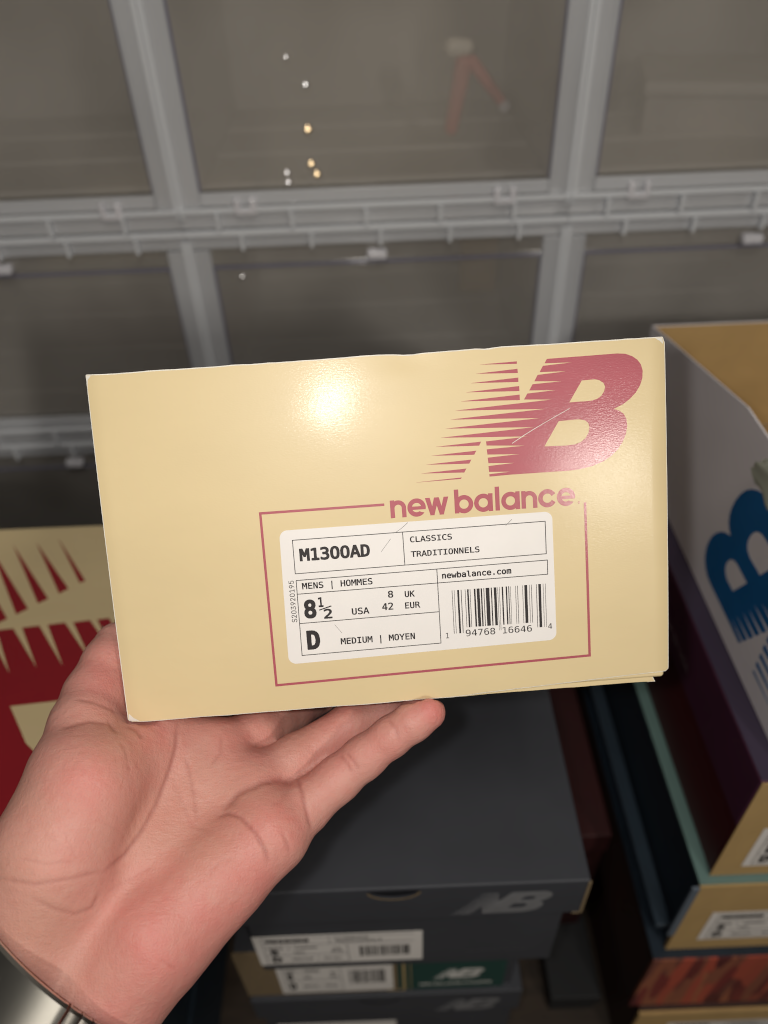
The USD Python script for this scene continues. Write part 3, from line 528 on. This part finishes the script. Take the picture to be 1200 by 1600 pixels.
# ---------------------------------------------------------------- shoe boxes: built in their own axes, the labelled end at y = 0 facing the camera
def carton(name, label, loc_, w, l, h, lid_h, side, front=None, top=None, over=.0022, group=None, rz=0, inset=.008):
    """A shoe box with a lid that overhangs its body; front: colour of the end panel if it differs."""
    t = thing(name, label, 'shoe box', loc_, group, rz=rz)
    o = over
    obj('carton_body', man(rbox(o, w - o, o + inset * 0, l - o, 0, h - .002, .0010)), side, t, smooth=30)
    if lid_h:
        lid = rbox(0, w, 0, l, h - lid_h, h, .0012) - rbox(o - .0004, w - o + .0004, o - .0004, l - o + .0004, h - lid_h - .01, h - .0019, .0002)
        obj('lid', man(lid), top or side, t, smooth=30)
    if front:
        obj('end_panel', bx(.0008, w - .0008, -.0009, -.0002 + (0 if lid_h else o), .001, h - .0012), front, t)
    return t
def flat(geom_mm, x, z, y, t=.12):
    """A print on an end panel: millimetres right and up from (x, z)."""
    m = sheet(affinity.scale(geom_mm, 1e-3, 1e-3, origin=(0, 0)), t * 1e-3); return put(m, frame((x, y, z), (1, 0, 0), (0, 0, 1)))
def size_label(t, x, z, w, h, y, seed=0, words=True, wmain='M990GR6', rot=0):
    """The white size label: x, z its lower left corner, metres; w, h millimetres."""
    rng = np.random.default_rng(seed)
    L = obj('label', flat(sbox(0, 0, w, h), x, z, y, .15), M_label, t)
    R = lambda *p: LineString(p).buffer(.22, cap_style=2)
    g = [R((w * .05, h * .94), (w * .95, h * .94)), R((w * .05, h * .70), (w * .95, h * .70)), R((w * .05, h * .06), (w * .05, h * .94)), R((w * .55, h * .06), (w * .55, h * .66)), R((w * .45, h * .70), (w * .45, h * .94)), R((w * .05, h * .06), (w * .55, h * .06)), R((w * .05, h * .34), (w * .55, h * .34))]
    obj('ruled_lines', flat(unary_union(g), x, z, y - .00025), M_grey_ink, L)
    T = [(wmain, .07, .78, .26, .10, 5), ('CLASSICS', .48, .84, .20, .05, 2), ('TRADITIONNELS', .48, .74, .28, .05, 2), ('MENS | HOMMES', .07, .56, .30, .05, 2), ('USA', .22, .40, .07, .05, 2), ('UK', .46, .50, .05, .05, 2), ('EUR', .45, .40, .07, .05, 2), ('D', .08, .12, .06, .16, 6), ('8', .08, .38, .05, .14, 6), ('MEDIUM | MOYEN', .20, .16, .30, .05, 2)]
    for s, a, b, c, d, bd in T: obj('printed_text', flat(text_fit(s, a * w, b * h, c * w, d * h, 'mono', bd), x, z, y - .00025), M_ink, L)
    bs, q = [], .62
    while q < .93:
        k = rng.choice([.004, .004, .008, .014]); bs.append(sbox(q * w, h * .22, (q + k) * w, h * .56)); q += k + rng.choice([.004, .006, .010])
    obj('barcode', flat(unary_union(bs), x, z, y - .00025), M_ink, L); return L

# the dark stack under the hand
G1 = thing('shoe_box', 'charcoal grey shoe box on top of the centre stack, below the hand', 'shoe box', (-.1045, .1885, W(-.611)))
w1, l1, h1, lh = .2165, .335, .150, .046
lid1 = rbox(0, w1, 0, l1, h1 - lh, h1, .0015) - rbox(.0016, w1 - .0016, .0016, l1 - .0016, h1 - lh - .01, h1 - .0022, .0004)
hole = mf.Manifold.extrude(mf.CrossSection([[(.0155 * math.cos(a), .0115 * math.sin(a)) for a in np.linspace(math.pi, 2 * math.pi, 24)]]), .02).rotate((90, 0, 0)).translate((.101, .010, h1 - .0030))
obj('lid', man(lid1 - hole), M_grey, G1, smooth=30)
obj('carton_body', man(rbox(.0045, w1 - .0065, .0085, l1 - .006, 0, h1 - .004, .001)), M_grey, G1, smooth=30)
obj('finger_hole_shade', flat(Polygon([(15.2 * math.cos(a), 11.2 * math.sin(a)) for a in np.linspace(math.pi, 2 * math.pi, 24)]), .101, h1 - .0030, .0045), M_dark, G1)  # black sheet paints the shade inside the hole
arc = LineString([(15.5 * math.cos(a), 11.5 * math.sin(a)) for a in np.linspace(math.pi * 1.06, math.pi * 1.94, 24)]).buffer(.75, cap_style=2)
obj('finger_hole_edge', flat(arc, .101, h1 - .0030, -.00015), M_kraft_d, G1, label='torn tan card edge of the finger hole')
obj('lid_edge', bx(w1 - .0016, w1 + .0004, -.0004, .0012, h1 - lh + .001, h1 - .002), M_kraft_d, G1, label='worn tan corner of the lid')
obj('lid_edge', bx(w1 - .006, w1 - .0005, -.0004, .0006, h1 - lh + .0002, h1 - lh + .0012), M_kraft_d, G1)
obj('logo', flat(logo_at(0, 0, 60), w1 - .081, h1 - .0405, -.0002), M_grey_logo, G1)
obj('printed_line', flat(text_fit('newbalance.com', 0, 0, 42, 1.9, 'mono', 2), w1 - .068, .022, .0082), mat('faint_grey_ink', (.075, .077, .085), .5), G1)
size_label(G1, -.0015 + .006, .0115, 114, 52, .0080, 3, wmain='M990GR6')

G2 = carton('shoe_box', 'dark green and tan shoe box, second in the centre stack', (-.1270, .2085, W(-.706)), .2165, .33, .0935, 0, M_grey, None)
obj('tan_panel', bx(.0015, .1225, -.0002, .0021, .002, .0915), M_kraft_d, G2)  # darkened tan carries the shadow lying on this end
obj('green_panel', bx(.1228, .2070, -.0002, .0021, .002, .0915), M_green, G2)
obj('gold_border', flat(unary_union([sbox(0, 0, 2.2, 88), sbox(-13, 0, 0, 1.6), sbox(6, 2, 6.6, 88)]), .1265, .0022, -.0004), M_gold, G2)
size_label(G2, .030, .006, 89, 84, -.0004, 5)
obj('logo', flat(logo_at(0, 0, 40), .150, .0260, -.0004), mat('white_foil', (.62, .62, .60), .4), G2)
obj('printed_line', flat(text_fit('NEW BALANCE ATHLETIC', 0, 0, 58, 3.4, 'sans', 5), .1395, .0125, -.0004), stage.GetPrimAtPath('/World/Looks/white_foil').GetPath(), G2)
G3 = carton('shoe_box', 'charcoal shoe box at the bottom of the centre stack, under the green one', (-.1250, .2050, W(-.8790)), .2215, .33, .1722, .045, M_grey, None, over=.004)
obj('logo', flat(logo_at(0, 0, 54), .150, .1310, -.0002), M_grey_logo, G3)
obj('finger_hole_edge', flat(affinity.translate(arc, 0, 0), .105, .168, -.0002), M_dark, G3)  # black arc painted for the shade of a hole not cut here
obj('label', flat(sbox(0, 0, 105, 50), .012, .045, .0036), M_label, G3)

# the kraft-ended stack at the right
A = carton('shoe_box', 'tan-ended shoe box with purple sides, under the open white box', (.2075, .2185, W(-.533)), .215, .335, .1225, .053, M_maroon, M_kraft, M_purple, group=None)
obj('lid_top', bx(.0006, .2144, .0006, .3344, .1226, .1231), M_navyp, A)
sd = put(sheet(affinity.scale(text_fit('MADE IN USA', 0, 0, 62, 6.0, 'sans', 3), 1e-3, 1e-3, origin=(0, 0)), .0001), frame((-.0002, .165, .084), (0, -1, 0), (0, 0, 1)))
obj('printed_line', sd, mat('pale_mauve_ink', (.20, .14, .17), .5), A)
size_label(A, .018, .015, 112, 52, -.0012, 7)
B = carton('shoe_box', 'tan-ended shoe box with teal lid top and navy side, second in the right stack', (.2005, .2125, W(-.6486)), .2165, .335, .1145, .0, M_navy, M_kraft)
obj('lid_top', bx(.0006, .2160, .0006, .3344, .1128, .1150), M_teal, B)
obj('side_flap', man(rbox(-.012, -.0005, .004, .26, .030, .036, .0008)), M_navy, B)
obj('corner_tab', man(rbox(-.0045, .001, -.0016, .0008, .030, .112, .0006)), mat('worn_navy_edge', (.12, .15, .19), .5), B)
size_label(B, .020, .020, 116, 50, -.0012, 9)
C = carton('shoe_box', 'shoe box with an orange-red leaf print on its end, third in the right stack', (.1905, .2055, W(-.7570)), .2165, .335, .1075, .0, M_brown, M_camo)
obj('lid_top', bx(.0006, .2160, .0006, .3344, .1060, .1080), M_bluec, C)
Dx = carton('shoe_box', 'tan-ended shoe box at the bottom of the right stack', (.1985, .1990, W(-.8790)), .2165, .335, .1212, .0, M_brown, M_kraft)
size_label(Dx, .030, .045, 116, 50, -.0012, 11)
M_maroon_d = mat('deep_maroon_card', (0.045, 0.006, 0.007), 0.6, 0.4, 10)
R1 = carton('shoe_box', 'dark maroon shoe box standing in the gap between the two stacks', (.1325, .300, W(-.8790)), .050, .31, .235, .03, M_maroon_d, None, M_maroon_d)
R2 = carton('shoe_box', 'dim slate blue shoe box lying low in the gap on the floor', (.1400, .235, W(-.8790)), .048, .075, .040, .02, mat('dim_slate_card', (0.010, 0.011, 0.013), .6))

# the open white box above the right stack: an open carton with a tan inside
WB_ = thing('shoe_box', 'open white shoe box with a big blue logo on its side', 'shoe box', (.2215, .222, W(-.4092)))
wl, ww = .334, .213
side_poly = Polygon([(0, 0), (wl, 0), (wl, .104), (.30, .112), (.16, .142), (0, .142)])
def yz(poly, x, t, dx=0.0):
    """A wall in the y-z plane, thickness towards +x."""
    m = trimesh.creation.extrude_polygon(poly, t, engine='earcut'); return put(m, np.array([[0, 0, 1, x], [1, 0, 0, 0], [0, 1, 0, 0], [0, 0, 0, 1.0]]))
obj('side_wall', yz(side_poly, 0, .0012), M_white, WB_, label='white side wall with the blue logo'); obj('inner_lining', yz(side_poly.buffer(-.0006), .0014, .0006), M_kraft, WB_)
obj('side_wall', yz(side_poly, ww - .0012, .0012), M_white, WB_); obj('inner_lining', yz(side_poly.buffer(-.0006), ww - .0022, .0006), M_kraft, WB_)
obj('end_wall', bx(.0014, ww - .0014, wl - .0012, wl, .0012, .104), M_white, WB_); obj('inner_lining', bx(.0022, ww - .0024, wl - .0022, wl - .0014, .0022, .1036), M_kraft, WB_)
obj('end_wall', bx(.0014, ww - .0014, 0, .0012, .0012, .100), M_white, WB_)
obj('box_floor', bx(.0014, ww - .0014, .0014, wl - .0024, 0, .0010), M_kraft, WB_)
# the logo as read on the wall: reading along +y, its top towards the floor
gl = LOGO_G
LOGO_K = 2.04e-3; cy, cz = .1775 - .222, -.2467 + .4092
lg = put(sheet(affinity.scale(gl, LOGO_K, LOGO_K * 1.18, origin=(0, 0)), .0001), np.array([[0, 0, -1, -.0001], [1, 0, 0, cy], [0, -1, 0, cz], [0, 0, 0, 1.0]]))
lg.fix_normals(); obj('logo', lg, M_blue, WB_)
# crumpled tissue hanging over the wall
tp = thing('tissue_paper', 'crumpled grey-green tissue paper spilling over the white box', 'tissue paper', (.2215, .222, W(-.4092)))
u, v = np.meshgrid(np.linspace(0, 1, 40), np.linspace(0, 1, 40), indexing='ij')
path = np.array([[.12, .04], [.07, .10], [.012, .143], [-.003, .151], [-.008, .144], [-.007, .135]])
s_ = np.linspace(0, 1, 6); tx_ = np.interp(u, s_, path[:, 0]); tz_ = np.interp(u, s_, path[:, 1]); yy_ = -.02 + .150 * v + .02 * u * np.sin(v * 5)
nz_ = meshkit.fbm(np.stack([u * 5, v * 7, 0 * u], -1), 3, 6) - .5
pts = np.stack([tx_ - .010 * np.abs(nz_) * 1.2 - .002, yy_ + .02 * nz_, tz_ + .018 * nz_ - .012 * (v > .8) * (v - .8) * 5], -1).reshape(-1, 3)
fq = [(i * 40 + j, i * 40 + j + 1, (i + 1) * 40 + j + 1, (i + 1) * 40 + j) for i in range(39) for j in range(39)]
obj('tissue_sheet', (pts, np.array(fq)), M_tissue, tp, smooth=True)

# the red and cream box at the left, its lid seen from above
RZ = -.380
Lb = thing('shoe_box', 'red and cream shoe box lid with huge logo, left of the thumb', 'shoe box', (0, 0, W(RZ)))
lr = sbox(-.405, .108, -.178, .4265)
obj('lid', man(rbox(-.405, -.178, .108, .4265, -.045, 0, .0012)), M_cream, Lb, smooth=30); obj('carton_body', man(rbox(-.402, -.181, .111, .4235, -.1215, -.0455, .001)), M_lid_red, Lb, smooth=30)
lgp = affinity.affine_transform(LOGO_G, [.0022, .00367, -.003225, .002519, -.539868, .379894])
lgp = lgp.difference(Polygon([(-.2235, .2683), (-.190, .2721), (-.172, .252), (-.176, .2374), (-.2022, .2391)]))
pr = sheet(lgp.intersection(lr.buffer(-.0015)), .0001); pr.apply_translation([0, 0, .0001]); obj('logo', pr, M_lid_red, Lb)
for i, z0 in enumerate((-.504, -.6265, -.749, -.8790)):
    hh = (.122, .122, .122, .1295)[i]
    carton('shoe_box', ['plain dark shoe box right under the red and cream one', 'third dark shoe box down in the left stack', 'fourth dark shoe box down in the left stack', 'dark shoe box on the floor under the left stack'][i], (-.402, .112, W(z0)), .221, .31, hh - .0006, .04, M_navy)
